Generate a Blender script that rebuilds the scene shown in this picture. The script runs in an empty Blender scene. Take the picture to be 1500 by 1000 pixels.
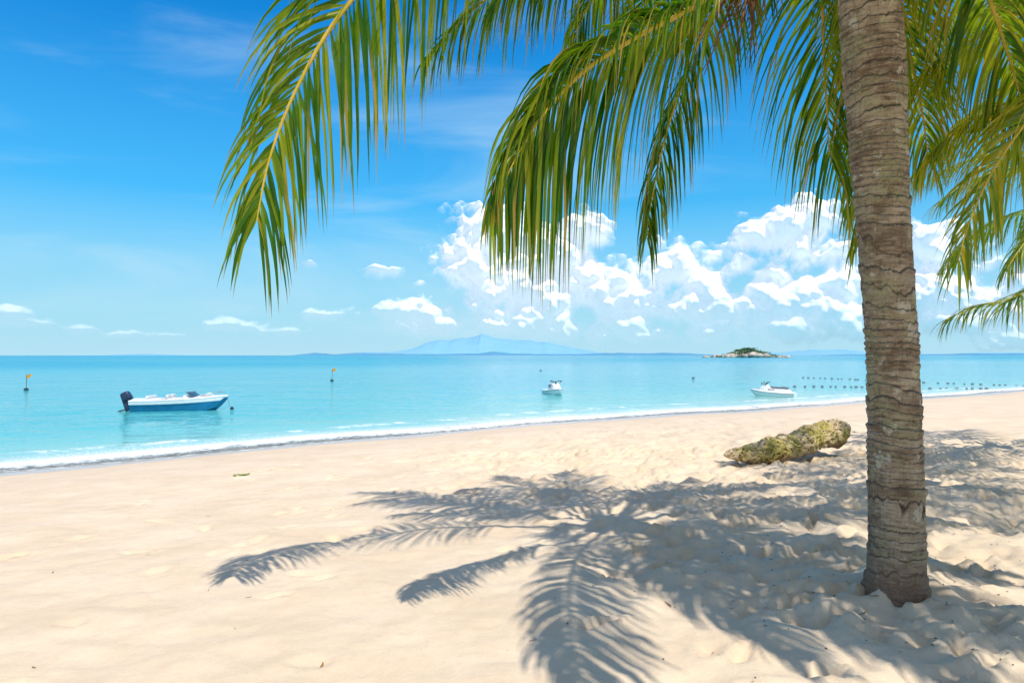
import bpy, math, random
import numpy as np
from mathutils import Vector
rng=np.random.RandomState(7); random.seed(7)
scene=bpy.context.scene
COL=scene.collection
# ------------------------------------------------------------ noise
_perm=np.random.RandomState(3).rand(1<<16)
def _h(i,j,k):
    n=(i*73856093)^(j*19349663)^(k*83492791)
    n=(n^(n>>13))*1274126177
    return _perm[(n^(n>>9))&0xffff]
def vnoise(x,y,z=0.0):
    x=np.asarray(x,float); y=np.asarray(y,float); z=np.asarray(z,float)+0*x
    xi=np.floor(x).astype(np.int64); yi=np.floor(y).astype(np.int64); zi=np.floor(z).astype(np.int64)
    f=x-xi; g=y-yi; h=z-zi
    f=f*f*(3-2*f); g=g*g*(3-2*g); h=h*h*(3-2*h)
    def L(a,b,t): return a+(b-a)*t
    c0=L(L(_h(xi,yi,zi),_h(xi+1,yi,zi),f),L(_h(xi,yi+1,zi),_h(xi+1,yi+1,zi),f),g)
    c1=L(L(_h(xi,yi,zi+1),_h(xi+1,yi,zi+1),f),L(_h(xi,yi+1,zi+1),_h(xi+1,yi+1,zi+1),f),g)
    return L(c0,c1,h)
def fbm(x,y,z=0.0,o=4):
    a=0.5;s=0;t=0
    for i in range(o):
        s=s+a*vnoise(x*2**i+i*17.3,y*2**i+i*9.1,np.asarray(z)*2**i); t+=a; a*=0.5
    return s/t
def worley(x,y,seed=0):
    xi=np.floor(x).astype(np.int64); yi=np.floor(y).astype(np.int64); best=np.full(np.shape(x),9.)
    for i in (-1,0,1):
        for j in (-1,0,1):
            a=xi+i; b=yi+j
            px_=a+_h(a,b,np.int64(seed+1)); py_=b+_h(a,b,np.int64(seed+2))
            best=np.minimum(best,(px_-x)**2+(py_-y)**2)
    return np.sqrt(best)
def sstep(a,b,x):
    t=np.clip((x-a)/(b-a),0,1); return t*t*(3-2*t)
# ------------------------------------------------------------ mesh helpers
def mesh_np(name,V,F,mats,parent=None,attrs=None,mi=None,smooth=True):
    me=bpy.data.meshes.new(name)
    V=np.asarray(V,np.float32)
    if isinstance(F,np.ndarray):
        n=F.shape[1]
        me.vertices.add(len(V)); me.vertices.foreach_set('co',V.ravel())
        me.loops.add(F.size); me.loops.foreach_set('vertex_index',F.astype(np.int32).ravel())
        me.polygons.add(len(F)); me.polygons.foreach_set('loop_start',np.arange(len(F),dtype=np.int32)*n)
        me.update(calc_edges=True)
    else:
        me.from_pydata([tuple(v) for v in V.tolist()],[],F)
    for m in mats: me.materials.append(m)
    me.polygons.foreach_set('use_smooth',[smooth]*len(me.polygons))
    if mi is not None: me.polygons.foreach_set('material_index',np.asarray(mi,np.int32))
    if attrs:
        for k,a in attrs.items():
            a=np.asarray(a,np.float32)
            if a.ndim==1:
                at=me.attributes.new(k,'FLOAT','POINT'); at.data.foreach_set('value',a)
            else:
                at=me.attributes.new(k,'FLOAT_VECTOR','POINT'); at.data.foreach_set('vector',a.ravel())
    me.update(); me.validate()
    ob=bpy.data.objects.new(name,me); COL.objects.link(ob)
    if parent: ob.parent=parent
    return ob
def grid_faces(nr,nc,wrap=False):
    r=np.arange(nr-1)[:,None]; c=np.arange(nc if wrap else nc-1)[None,:]
    c2=(c+1)%nc
    return np.stack([r*nc+c,r*nc+c2,(r+1)*nc+c2,(r+1)*nc+c],-1).reshape(-1,4)
def empty(name,loc=(0,0,0),rz=0):
    e=bpy.data.objects.new(name,None); COL.objects.link(e); e.location=loc; e.rotation_euler=(0,0,rz); e.empty_display_size=.3; return e
def norm(a):
    a=np.asarray(a,float); return a/np.maximum(np.linalg.norm(a,axis=-1,keepdims=True),1e-9)
# ------------------------------------------------------------ node helpers
class N:
    def __init__(s,tree): s.t=tree; s.t.nodes.clear()
    def new(s,ty,**kw):
        n=s.t.nodes.new(ty)
        for k,v in kw.items(): setattr(n,k,v)
        return n
    def put(s,sock,v):
        if isinstance(v,bpy.types.NodeSocket): s.t.links.new(v,sock)
        elif v is not None:
            if sock.type=='RGBA' and len(v)==3: v=(*v,1)
            sock.default_value=v
    def m(s,op,a,b=None,c=None,clamp=False):
        n=s.new('ShaderNodeMath',operation=op); n.use_clamp=clamp
        s.put(n.inputs[0],a)
        if b is not None: s.put(n.inputs[1],b)
        if c is not None: s.put(n.inputs[2],c)
        return n.outputs[0]
    def vm(s,op,a,b=None,out=0):
        n=s.new('ShaderNodeVectorMath',operation=op); s.put(n.inputs[0],a)
        if b is not None: s.put(n.inputs[1],b)
        return n.outputs[out]
    def mix(s,f,a,b,bl='MIX'):
        n=s.new('ShaderNodeMix',data_type='RGBA',blend_type=bl)
        s.put(n.inputs['Factor'],f); s.put(n.inputs[6],a); s.put(n.inputs[7],b); return n.outputs[2]
    def rng(s,v,a,b,c=0.,d=1.,smooth=True):
        n=s.new('ShaderNodeMapRange',interpolation_type='SMOOTHSTEP' if smooth else 'LINEAR')
        s.put(n.inputs[0],v)
        for i,q in enumerate((a,b,c,d)): s.put(n.inputs[i+1],q)
        return n.outputs[0]
    def noise(s,vec,scale,detail=4,rough=.55,dist=0.,dim='3D'):
        n=s.new('ShaderNodeTexNoise',noise_dimensions=dim); s.put(n.inputs['Vector'],vec)
        n.inputs['Scale'].default_value=scale; n.inputs['Detail'].default_value=detail
        n.inputs['Roughness'].default_value=rough; n.inputs['Distortion'].default_value=dist
        return n.outputs['Fac']
    def vor(s,vec,scale,feature='F1',out='Distance',rand=1.,dim='3D'):
        n=s.new('ShaderNodeTexVoronoi',feature=feature,voronoi_dimensions=dim); s.put(n.inputs['Vector'],vec); n.inputs['Scale'].default_value=scale
        n.inputs['Randomness'].default_value=rand
        return n.outputs[out]
    def ramp(s,f,pts):
        n=s.new('ShaderNodeValToRGB'); s.put(n.inputs[0],f)
        e=n.color_ramp.elements
        while len(e)<len(pts): e.new(.5)
        for i,(p,c) in enumerate(pts): e[i].position=p; e[i].color=(*c,1)
        return n.outputs[0]
    def attr(s,name,out='Fac'):
        n=s.new('ShaderNodeAttribute'); n.attribute_name=name; return n.outputs[out]
    def bump(s,h,st,dist,nrm=None):
        n=s.new('ShaderNodeBump'); s.put(n.inputs['Height'],h); s.put(n.inputs['Strength'],st); n.inputs['Distance'].default_value=dist
        if nrm: s.put(n.inputs['Normal'],nrm)
        return n.outputs[0]
    def pr(s,col,rough=.6,spec=.5,nrm=None,**kw):
        n=s.new('ShaderNodeBsdfPrincipled'); s.put(n.inputs['Base Color'],col); s.put(n.inputs['Roughness'],rough)
        s.put(n.inputs['Specular IOR Level'],spec)
        if nrm: s.put(n.inputs['Normal'],nrm)
        for k,v in kw.items(): s.put(n.inputs[k],v)
        return n.outputs[0]
    def out(s,sh):
        o=s.new('ShaderNodeOutputMaterial'); s.t.links.new(sh,o.inputs[0])
def mat(name):
    m=bpy.data.materials.new(name); m.use_nodes=True; return m,N(m.node_tree)
def simple(name,col,rough=.5,spec=.5,var=.12,sc=6,metal=0.):
    m,n=mat(name)
    tc=n.new('ShaderNodeTexCoord').outputs['Object']
    f=n.noise(tc,sc,4)
    c=n.mix(n.rng(f,.3,.7),tuple(x*(1-var) for x in col),tuple(min(1,x*(1+var)) for x in col))
    n.out(n.pr(c,rough,spec,**{'Metallic':metal})); return m
# ------------------------------------------------------------ camera
cam=bpy.data.cameras.new('camera'); camo=bpy.data.objects.new('camera',cam); COL.objects.link(camo)
camo.location=(0,0,1.6); camo.rotation_euler=(math.radians(90),0,0)
cam.lens=24; cam.sensor_width=36; cam.shift_y=20/1500; cam.clip_end=40000; cam.clip_start=.05
scene.camera=camo
scene.view_settings.view_transform='Standard'; scene.view_settings.look='None'; scene.view_settings.exposure=0
# ------------------------------------------------------------ sun
SD=Vector((-1.16,2.25,-4.4)).normalized()
sl=bpy.data.lights.new('sun','SUN'); sl.energy=4.5; sl.angle=math.radians(.55); sl.color=(1,.94,.84)
so=bpy.data.objects.new('sun',sl); COL.objects.link(so); so.rotation_euler=SD.to_track_quat('-Z','Y').to_euler(); so.location=(6,-8,20)
# ------------------------------------------------------------ world
w=bpy.data.worlds.new('World'); scene.world=w; w.use_nodes=True
n=N(w.node_tree)
sky=n.new('ShaderNodeTexSky'); sky.sky_type='NISHITA'; sky.sun_disc=False
sky.sun_elevation=math.asin(-SD.z); sky.sun_rotation=math.atan2(-SD.x,-SD.y)
sky.air_density=1.0; sky.dust_density=.3; sky.ozone_density=2.5
tc=n.new('ShaderNodeTexCoord').outputs['Generated']
sx=n.new('ShaderNodeSeparateXYZ'); n.put(sx.inputs[0],tc)
X,Y,Z=sx.outputs
A=n.m('ARCTAN2',X,Y)
hz=n.m('SQRT',n.m('ADD',n.m('MULTIPLY',X,X),n.m('MULTIPLY',Y,Y)))
Vv=n.m('DIVIDE',Z,n.m('MAXIMUM',hz,.001))
cx=n.new('ShaderNodeCombineXYZ'); n.put(cx.inputs[0],A); n.put(cx.inputs[1],Vv); P=cx.outputs[0]
hs=n.new('ShaderNodeHueSaturation'); hs.inputs['Saturation'].default_value=1.45; hs.inputs['Value'].default_value=1.0
n.put(hs.inputs['Color'],sky.outputs[0])
skyc=n.mix(1.0,hs.outputs[0],(.5,1.95,2.1),'MULTIPLY')
# humid haze towards the horizon
skyc=n.mix(n.rng(Vv,.0,.55,.8,0.),skyc,(1.1,5.3,8.9))
skyc=n.mix(n.rng(Vv,.0,.22,.92,0.,smooth=False),skyc,(5.2,8.2,9.6))
# cirrus veil
mp=n.new('ShaderNodeMapping'); mp.inputs['Scale'].default_value=(1.0,5,1); mp.inputs['Rotation'].default_value=(0,0,.12); n.put(mp.inputs[0],P)
ci=n.noise(mp.outputs[0],1.7,5,.55,.5,'2D')
ci=n.m('MULTIPLY',n.rng(ci,.45,.85),n.rng(Vv,.6,.18,.12,.6))
skyc=n.mix(ci,skyc,(6.4,8.8,10.2))
# unseen sky overhead and behind, whitened to add neutral fill in the shadows
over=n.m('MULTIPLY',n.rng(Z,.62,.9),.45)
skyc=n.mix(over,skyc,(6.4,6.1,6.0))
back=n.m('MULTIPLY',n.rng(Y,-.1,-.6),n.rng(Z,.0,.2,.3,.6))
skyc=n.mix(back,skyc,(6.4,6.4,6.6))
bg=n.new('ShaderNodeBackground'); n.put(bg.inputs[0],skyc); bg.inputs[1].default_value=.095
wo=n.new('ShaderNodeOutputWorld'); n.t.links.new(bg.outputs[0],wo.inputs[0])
w.cycles.sampling_method='MANUAL'; w.cycles.sample_map_resolution=512
# ------------------------------------------------------------ cumulus clouds: relief mesh standing far out over the sea
def px(u,v):
    a=math.atan((u-750)/1000); return a,(520-v)/1000*math.cos(a)
blobs=[(745,365,80,56),(700,345,50,32),(800,395,85,52),(850,350,40,26),(680,400,50,42),(760,425,100,44),(820,445,105,34),
 (980,405,66,40),(920,430,70,40),(1040,415,66,42),(1105,425,76,44),(1180,440,95,54),(1000,460,130,34),(1240,420,64,62),(1150,480,160,25),
 (1105,360,48,18),(1180,314,44,22),(1150,342,52,24),(1360,420,74,62),(1450,470,120,40),(1340,370,50,24),(1560,420,100,60),
 (545,403,34,11),(455,392,25,9),(475,464,34,11),(560,460,34,12),(620,465,44,16),(345,480,45,9),(420,488,40,7),(615,418,14,6),(760,465,130,28),
 (15,464,34,11),(35,476,34,7),(122,487,24,8),(180,492,25,5),(-60,470,40,15),(700,478,110,20),(900,480,110,24),(250,492,30,5),
 (1800,380,120,80),(2300,420,200,80),(-700,440,160,50),(-300,470,60,20)]
ca_=np.arange(-1.05,1.12,.00115); cv_=np.arange(.004,.262,.00115)
CA,CV=np.meshgrid(ca_,cv_)
f=None
for (u,v,rx,ry) in blobs:
    a,b=px(u,v); ca=math.cos(a)
    l=1-np.sqrt(((CA-a)*1000/(rx*ca*ca))**2+((CV-b)*1000/(ry*ca))**2*np.where(CV<b,1.6,1.))
    l=np.maximum(l,-3)
    f=np.exp(6*l) if f is None else f+np.exp(6*l)
f=np.log(f)/6
wx=(fbm(CA*22,CV*22,1.,3)-.5)*.022; wy=(fbm(CA*22,CV*22,8.,3)-.5)*.022
x_,y_=CA+wx,CV+wy
nz=fbm(x_*18,y_*20,3.,6)-.5
b1=worley(x_*26,y_*28,1); b2=worley(x_*58,y_*62,5); b3=worley(x_*130,y_*140,9)
bil=.55*b1**1.3+.3*b2**1.3+.14*b3
fine=fbm(x_*90,y_*110,5.,3)-.5
dens=f+.06+nz*2.2-(bil-.42)*1.35+fine*.25
small=sstep(-.12,-.20,CA)            # fainter, softer scraps on the left
alpha=sstep(-.14,.48+.3*small,dens)*(.25+.75*sstep(.0,.11,CV))*(1-.35*small)
dd=np.clip(dens,0,3)
# soft cumulus heaps: large rounded lobes, small ones almost flat
rel=800*np.sqrt(dd+.05)+(1-b1**1.6)*420*np.minimum(dd*2,1)+(1-b2**1.6)*170*np.minimum(dd*2,1)+(1-b3)*32
k5=np.array([1,4,6,4,1.])/16
for _ in range(2):
    rel=sum(k5[i]*np.roll(rel,i-2,0) for i in range(5)); rel=sum(k5[i]*np.roll(rel,i-2,1) for i in range(5))
D0=14000.
rr_=D0-rel
Vc=np.stack([np.sin(CA)*rr_,np.cos(CA)*rr_,1.6+CV*D0],-1).reshape(-1,3)
m,n=mat('cloud')
al_=n.attr('alpha')
df=n.new('ShaderNodeBsdfDiffuse'); n.put(df.inputs[0],(.70,.71,.73))
em=n.new('ShaderNodeEmission'); n.put(em.inputs[0],(.74,.82,.93)); em.inputs[1].default_value=.36   # added even glow, standing in for light scattered inside the cloud
ad=n.new('ShaderNodeAddShader'); n.put(ad.inputs[0],df.outputs[0]); n.put(ad.inputs[1],em.outputs[0])
trn=n.new('ShaderNodeBsdfTransparent')
m2=n.new('ShaderNodeMixShader'); n.put(m2.inputs[0],al_); n.put(m2.inputs[1],trn.outputs[0]); n.put(m2.inputs[2],ad.outputs[0]); n.out(m2.outputs[0])
m.cycles.emission_sampling='NONE'
Fc=grid_faces(len(cv_),len(ca_)); af=alpha.ravel(); keep=(af[Fc].max(1)>.004); Fc=Fc[keep]
used=np.unique(Fc); remap=np.zeros(len(Vc),int); remap[used]=np.arange(len(used))
cl=mesh_np('cumulus_clouds',Vc[used],remap[Fc],[m],attrs={'alpha':af[used]})
# ------------------------------------------------------------ shoreline and terrain
SEA=-.6
def shoreY(x):
    x=np.asarray(x,float)
    q=-(x+3); sp=np.where(q>30,q,np.log1p(np.exp(np.minimum(q,30))))
    return 21+.66*x-.34*sp+.25*np.sin(x*.45)+.15*np.sin(x*1.1+1)
def axis(a,b,step,g,lim):
    c=list(np.arange(a,b,step)); s=step; r=[];p=c[-1]
    while p<lim: s*=g; p+=s; r.append(p)
    s=step; l=[]; p=a
    while p>-lim: s*=g; p-=s; l.append(p)
    return np.array(l[::-1]+c+r)
def ground_base(x,y):
    d=(shoreY(x)-y)*.83
    g=np.where(d>0,SEA+.63*np.tanh(d/9),SEA+.07*d)
    g=np.maximum(g,-4)
    g=g+np.where(d>25,.012*np.minimum(d-25,80),0)
    return g,d
xs=axis(-4.6,7.6,.034,1.05,7000); ys=axis(2.4,12.5,.034,1.05,7000)
GX,GY=np.meshgrid(xs,ys)
g,d=ground_base(GX,GY)
near=np.exp(-np.maximum(0,np.hypot(GX-2,GY-6)-14)/12)
dry=sstep(1.5,6,d)
tr=np.clip(sstep(-1.0,2.2,GX+.35*(GY-6)+1.2*(fbm(GX*.5,GY*.5)-.5)),0,1)*.85+.15
tr=tr*dry
n1=fbm(GX*.45,GY*.45,3.,3)-.5
n2=fbm(GX*1.5+5,GY*1.8,7.,3)-.5
rid=1-np.abs(fbm(GX*2.2+9,GY*3.0,1.5,3)*2-1)*2.2
n3=fbm(GX*5,GY*6,2.,4)-.5
H=g+dry*near*(.10*n1)+near*(tr*(.12*n2+.055*np.clip(rid,-1,1)+.08*n3)+dry*(.018*n3+.022*n2))
def axidx(ax,lo,hi): return np.searchsorted(ax,lo),np.searchsorted(ax,hi)
def stamp(cx_,cy_,ang,l,wd,dep):
    i0,i1=axidx(xs,cx_-.4,cx_+.4); j0,j1=axidx(ys,cy_-.4,cy_+.4)
    if i1-i0<2 or j1-j0<2: return
    x=GX[j0:j1,i0:i1]-cx_; y=GY[j0:j1,i0:i1]-cy_
    u=(x*math.cos(ang)+y*math.sin(ang))/l; v=(-x*math.sin(ang)+y*math.cos(ang))/wd
    r=np.sqrt(u*u+v*v)
    H[j0:j1,i0:i1]+= -dep*(1-sstep(.5,1.05,r)) + dep*.5*np.exp(-((r-1.25)/.25)**2)*(.6+.4*np.sign(u+.2))
cnt=0
while cnt<1350:
    x=rng.uniform(-4.5,7.5); y=rng.uniform(2.6,12.4)
    pt=.06+.94*float(sstep(-.5,2.5,np.array(x+.35*(y-6))))
    if rng.rand()>pt: continue
    cnt+=1
    stamp(x,y,rng.uniform(0,6.28) if rng.rand()<.4 else rng.normal(.6,.4),rng.uniform(.10,.16),rng.uniform(.05,.075),rng.uniform(.015,.05))
for k in range(7):
    x,y=rng.uniform(-4,4),rng.uniform(5.5,9); a=rng.normal(.5,.25)
    for s in range(14):
        sgn=1 if s%2 else -1
        stamp(x+math.cos(a)*s*.6-math.sin(a)*.1*sgn,y+math.sin(a)*s*.6+math.cos(a)*.1*sgn,a,.13,.055,.018)
rr=np.hypot(GX-2.49,GY-4.44); H+=.05*np.exp(-(rr/.42)**2)
m,n=mat('sand')
pos=n.new('ShaderNodeNewGeometry').outputs['Position']
sh=n.attr('shore')
a=n.noise(pos,1.3,4,.6); b=n.noise(pos,14,4,.7); c=n.noise(pos,420,1,.8); c2=n.noise(pos,130,2,.8)
col=n.mix(n.rng(a,.3,.7),(.73,.575,.41),(.82,.67,.50))
col=n.mix(n.m('MULTIPLY',n.rng(b,.35,.75),.35),col,(.67,.51,.35))
col=n.mix(n.m('MULTIPLY',n.rng(c,.3,.75),.36),col,(.52,.40,.28))
col=n.mix(n.m('MULTIPLY',n.rng(c2,.62,.75),.35),col,(.44,.32,.21))
spc=n.new('ShaderNodeTexVoronoi'); spc.inputs['Scale'].default_value=23; n.put(spc.inputs['Vector'],pos)
spk=n.m('MULTIPLY',n.rng(spc.outputs['Distance'],.10,.05),n.m('GREATER_THAN',n.m('FRACT',n.m('MULTIPLY',n.vm('LENGTH',spc.outputs['Color'],out='Value'),7.3)),.9))
spk=n.m('MULTIPLY',spk,n.rng(a,.4,.6,.2,1.))
col=n.mix(n.m('MULTIPLY',spk,.6),col,(.16,.11,.07))
wn=n.m('MULTIPLY',n.m('SUBTRACT',n.noise(pos,.8,3,.6),.5),1.2)
shn=n.m('ADD',sh,wn)
wet=n.rng(shn,1.2,.4)
damp=n.rng(shn,4.2,1.2)
col=n.mix(n.m('MULTIPLY',damp,.25),col,(.60,.45,.33))
col=n.mix(n.m('MULTIPLY',wet,.75),col,(.50,.42,.38))
bh=n.m('ADD',n.m('MULTIPLY',b,.6),n.m('ADD',n.m('MULTIPLY',c,.10),n.m('MULTIPLY',c2,.18)))
bs=n.m('MULTIPLY',n.m('SUBTRACT',1.,wet),.6)
nr=n.bump(bh,bs,.03)
n.out(n.pr(col,n.rng(wet,0,1,.95,.2),n.rng(wet,0,1,.12,.5),nr))
V=np.stack([GX,GY,H],-1).reshape(-1,3)
mesh_np('sand_beach',V,grid_faces(len(ys),len(xs)),[m],attrs={'shore':d.ravel()})
def gz(x,y):
    i=np.argmin(abs(xs-x)); j=np.argmin(abs(ys-y)); return float(H[j,i])
# ------------------------------------------------------------ sea
vx=axis(-16,34,.12,1.06,9000)
vv=list(np.arange(-1.3,4,.07)); s=.07
while vv[-1]<9000: s*=1.045; vv.append(vv[-1]+s)
vv=np.array(vv)
SX,SV=np.meshgrid(vx,vv); SY=shoreY(SX)+SV; sd=SV*.83
amp=sstep(.3,8,sd)*np.exp(-np.maximum(0,sd-60)/60)
wz=amp*(.06*(fbm(SX*.25+SY*.1,SY*.6-SX*.3,1.,3)-.5)+.04*(fbm(SX*.9,SY*1.8-SX*.7,5.,3)-.5))
al=SX*.83+SY*.55
cr=1.15+.8*(fbm(al*.12,3.,0.,3)-.5)+.15*np.sin(al*.35)
bore=.05*sstep(.2,.65,fbm(al*.22,9.,0.,2))*np.exp(-np.where(sd<cr,((sd-cr)/.28)**2,((sd-cr)/.6)**2))
cr2=3.2+1.2*(fbm(al*.1,23.,0.,3)-.5)
bore2=.045*np.exp(-((sd-cr2)/.5)**2)
wz=wz+bore+bore2
m,n=mat('sea_water')
pos=n.new('ShaderNodeNewGeometry').outputs['Position']; sh=n.attr('shore')
lr=n.m('DIVIDE',n.m('LOGARITHM',n.m('MAXIMUM',n.m('ADD',sh,1.),1.),10.),3.)
mpn=n.new('ShaderNodeMapping'); mpn.inputs['Rotation'].default_value=(0,0,-.58); mpn.inputs['Scale'].default_value=(.35,1,1); n.put(mpn.inputs[0],pos)
MP=mpn.outputs[0]
big=n.noise(MP,.05,3,.6); bigr=n.noise(MP,.012,3,.6)
lrn=n.m('ADD',lr,n.m('MULTIPLY',n.m('SUBTRACT',big,.5),.22))
col=n.ramp(lrn,[(.0,(.55,.53,.43)),(.12,(.42,.58,.49)),(.24,(.22,.56,.51)),(.38,(.08,.46,.48)),(.60,(.030,.37,.44)),(.95,(.015,.30,.44))])
col=n.mix(n.m('MULTIPLY',n.rng(bigr,.45,.65),.35),col,(.13,.52,.50))
w1=n.noise(MP,.9,4,.6,.3); w2=n.noise(MP,3.5,3,.6,.2); w3=n.noise(MP,.16,2,.5)
hh=n.m('ADD',n.m('MULTIPLY',w1,.6),n.m('ADD',n.m('MULTIPLY',w2,.16),n.m('MULTIPLY',w3,.8)))
nr=n.bump(hh,n.rng(sh,.5,7,.2,.75),.4)
fn=n.noise(pos,1.0,4,.6); fn2=n.noise(pos,6,4,.7)
lace=n.vor(pos,5.5,'DISTANCE_TO_EDGE',dim='2D'); lace2=n.vor(pos,15,'DISTANCE_TO_EDGE',dim='2D')
lc=n.m('MAXIMUM',n.rng(lace,.11,.01),n.m('MULTIPLY',n.rng(lace2,.13,.02),.9))
cra=n.attr('crest')
f1=n.m('MULTIPLY',n.rng(n.m('ABSOLUTE',n.m('ADD',cra,n.m('MULTIPLY',n.m('SUBTRACT',fn2,.5),1.2))),.80,.25),n.rng(fn,.24,.40))
f2=n.m('MULTIPLY',n.rng(n.m('ABSOLUTE',n.m('ADD',cra,-.1)),1.7,.5),n.m('MULTIPLY',lc,n.rng(fn2,.32,.52)))
edge=n.m('ABSOLUTE',n.m('SUBTRACT',n.m('ADD',sh,n.m('MULTIPLY',n.m('SUBTRACT',fn,.5),.5)),.12))
f3=n.m('MULTIPLY',n.rng(edge,.14,.03),n.rng(fn2,.35,.6,.2,.8))
cr2a=n.attr('crest2')
f4=n.m('MULTIPLY',n.rng(n.m('ABSOLUTE',cr2a),.5,.05),n.m('MULTIPLY',n.rng(fn,.46,.58),n.rng(fn2,.36,.55)))
foam=n.m('MAXIMUM',n.m('MAXIMUM',f1,f2),n.m('MAXIMUM',f3,n.m('MULTIPLY',f4,.8)))
foam=n.m('MULTIPLY',foam,.92,clamp=True)
wat=n.pr(col,n.rng(sh,2,200,.08,.25),.5,nr,**{'IOR':1.33})
fo=n.pr((.84,.85,.84),.8,.2,n.bump(fn2,.5,.05))
ms=n.new('ShaderNodeMixShader'); n.put(ms.inputs[0],foam); n.put(ms.inputs[1],wat); n.put(ms.inputs[2],fo)
tr_=n.new('ShaderNodeBsdfTransparent')
op=n.m('MAXIMUM',n.rng(sh,.0,1.8,.06,1.),foam)
ms2=n.new('ShaderNodeMixShader'); n.put(ms2.inputs[0],op); n.put(ms2.inputs[1],tr_.outputs[0]); n.put(ms2.inputs[2],ms.outputs[0])
n.out(ms2.outputs[0])
V=np.stack([SX,SY,SEA+wz],-1).reshape(-1,3)
mesh_np('sea',V,grid_faces(len(vv),len(vx)),[m],attrs={'shore':sd.ravel(),'crest':(sd-cr).ravel(),'crest2':(sd-cr2).ravel()})
# ------------------------------------------------------------ palm materials
leafm,n=mat('palm_leaf')
lv=n.new('ShaderNodeSeparateXYZ'); n.put(lv.inputs[0],n.attr('leaf','Vector')); R,T,B=lv.outputs
pos=n.new('ShaderNodeNewGeometry').outputs['Position']
nz=n.noise(pos,5,2)
yy=n.m('ADD',n.m('MULTIPLY',R,.5),n.m('ADD',n.m('MULTIPLY',B,.6),n.m('MULTIPLY',n.m('SUBTRACT',nz,.5),.4)))
col=n.ramp(yy,[(.05,(.012,.060,.004)),(.32,(.04,.125,.005)),(.58,(.19,.25,.008)),(.95,(.46,.34,.02))])
tipb=n.m('MULTIPLY',n.rng(T,.80,1.0),n.rng(n.m('FRACT',n.m('MULTIPLY',R,7.7)),.35,.6))
col=n.mix(tipb,col,(.38,.21,.05))
dead=n.m('MULTIPLY',n.m('GREATER_THAN',n.m('FRACT',n.m('MULTIPLY',R,23.1)),.91),n.rng(T,.2,.6))
col=n.mix(n.m('MULTIPLY',dead,.8),col,(.46,.28,.07))
p=n.pr(col,.36,.35)
tl=n.new('ShaderNodeBsdfTranslucent'); n.put(tl.inputs[0],n.mix(1.,col,(2.1,2.4,.9),'MULTIPLY'))
ms=n.new('ShaderNodeMixShader'); ms.inputs[0].default_value=.40; n.put(ms.inputs[1],p); n.put(ms.inputs[2],tl.outputs[0]); n.out(ms.outputs[0])
racm,n=mat('palm_rachis')
lv=n.new('ShaderNodeSeparateXYZ'); n.put(lv.inputs[0],n.attr('leaf','Vector')); R,T,B=lv.outputs
tc=n.new('ShaderNodeTexCoord').outputs['Object']
col=n.mix(n.rng(n.noise(tc,9,3),.35,.65),(.46,.38,.03),(.60,.42,.08))
col=n.mix(n.rng(T,.0,.25,.7,0.),col,(.36,.20,.06))
n.out(n.pr(col,.45,.3))
# ------------------------------------------------------------ frond generator
def catmull(P,nout=64):
    P=np.array(P,float); Q=np.vstack([2*P[0]-P[1],P,2*P[-1]-P[-2]]); o=[]
    for i in range(len(P)-1):
        t=np.linspace(0,1,24,endpoint=False)[:,None]; a,b,c,d_=Q[i:i+4]
        o.append(.5*((2*b)+(-a+c)*t+(2*a-5*b+4*c-d_)*t*t+(-a+3*b-3*c+d_)*t**3))
    o=np.vstack(o+[P[-1:]]); s=np.r_[0,np.cumsum(np.linalg.norm(np.diff(o,axis=0),axis=1))]
    u=np.linspace(0,s[-1],nout); return np.stack([np.interp(u,s,o[:,k]) for k in range(3)],1),s[-1]
class Acc:
    def __init__(s): s.V=[];s.F=[];s.A=[];s.M=[];s.n=0
    def add(s,V,F,A_,mi): s.V.append(V);s.F.append(F+s.n);s.A.append(A_);s.M.append(np.full(len(F),mi));s.n+=len(V)
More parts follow.
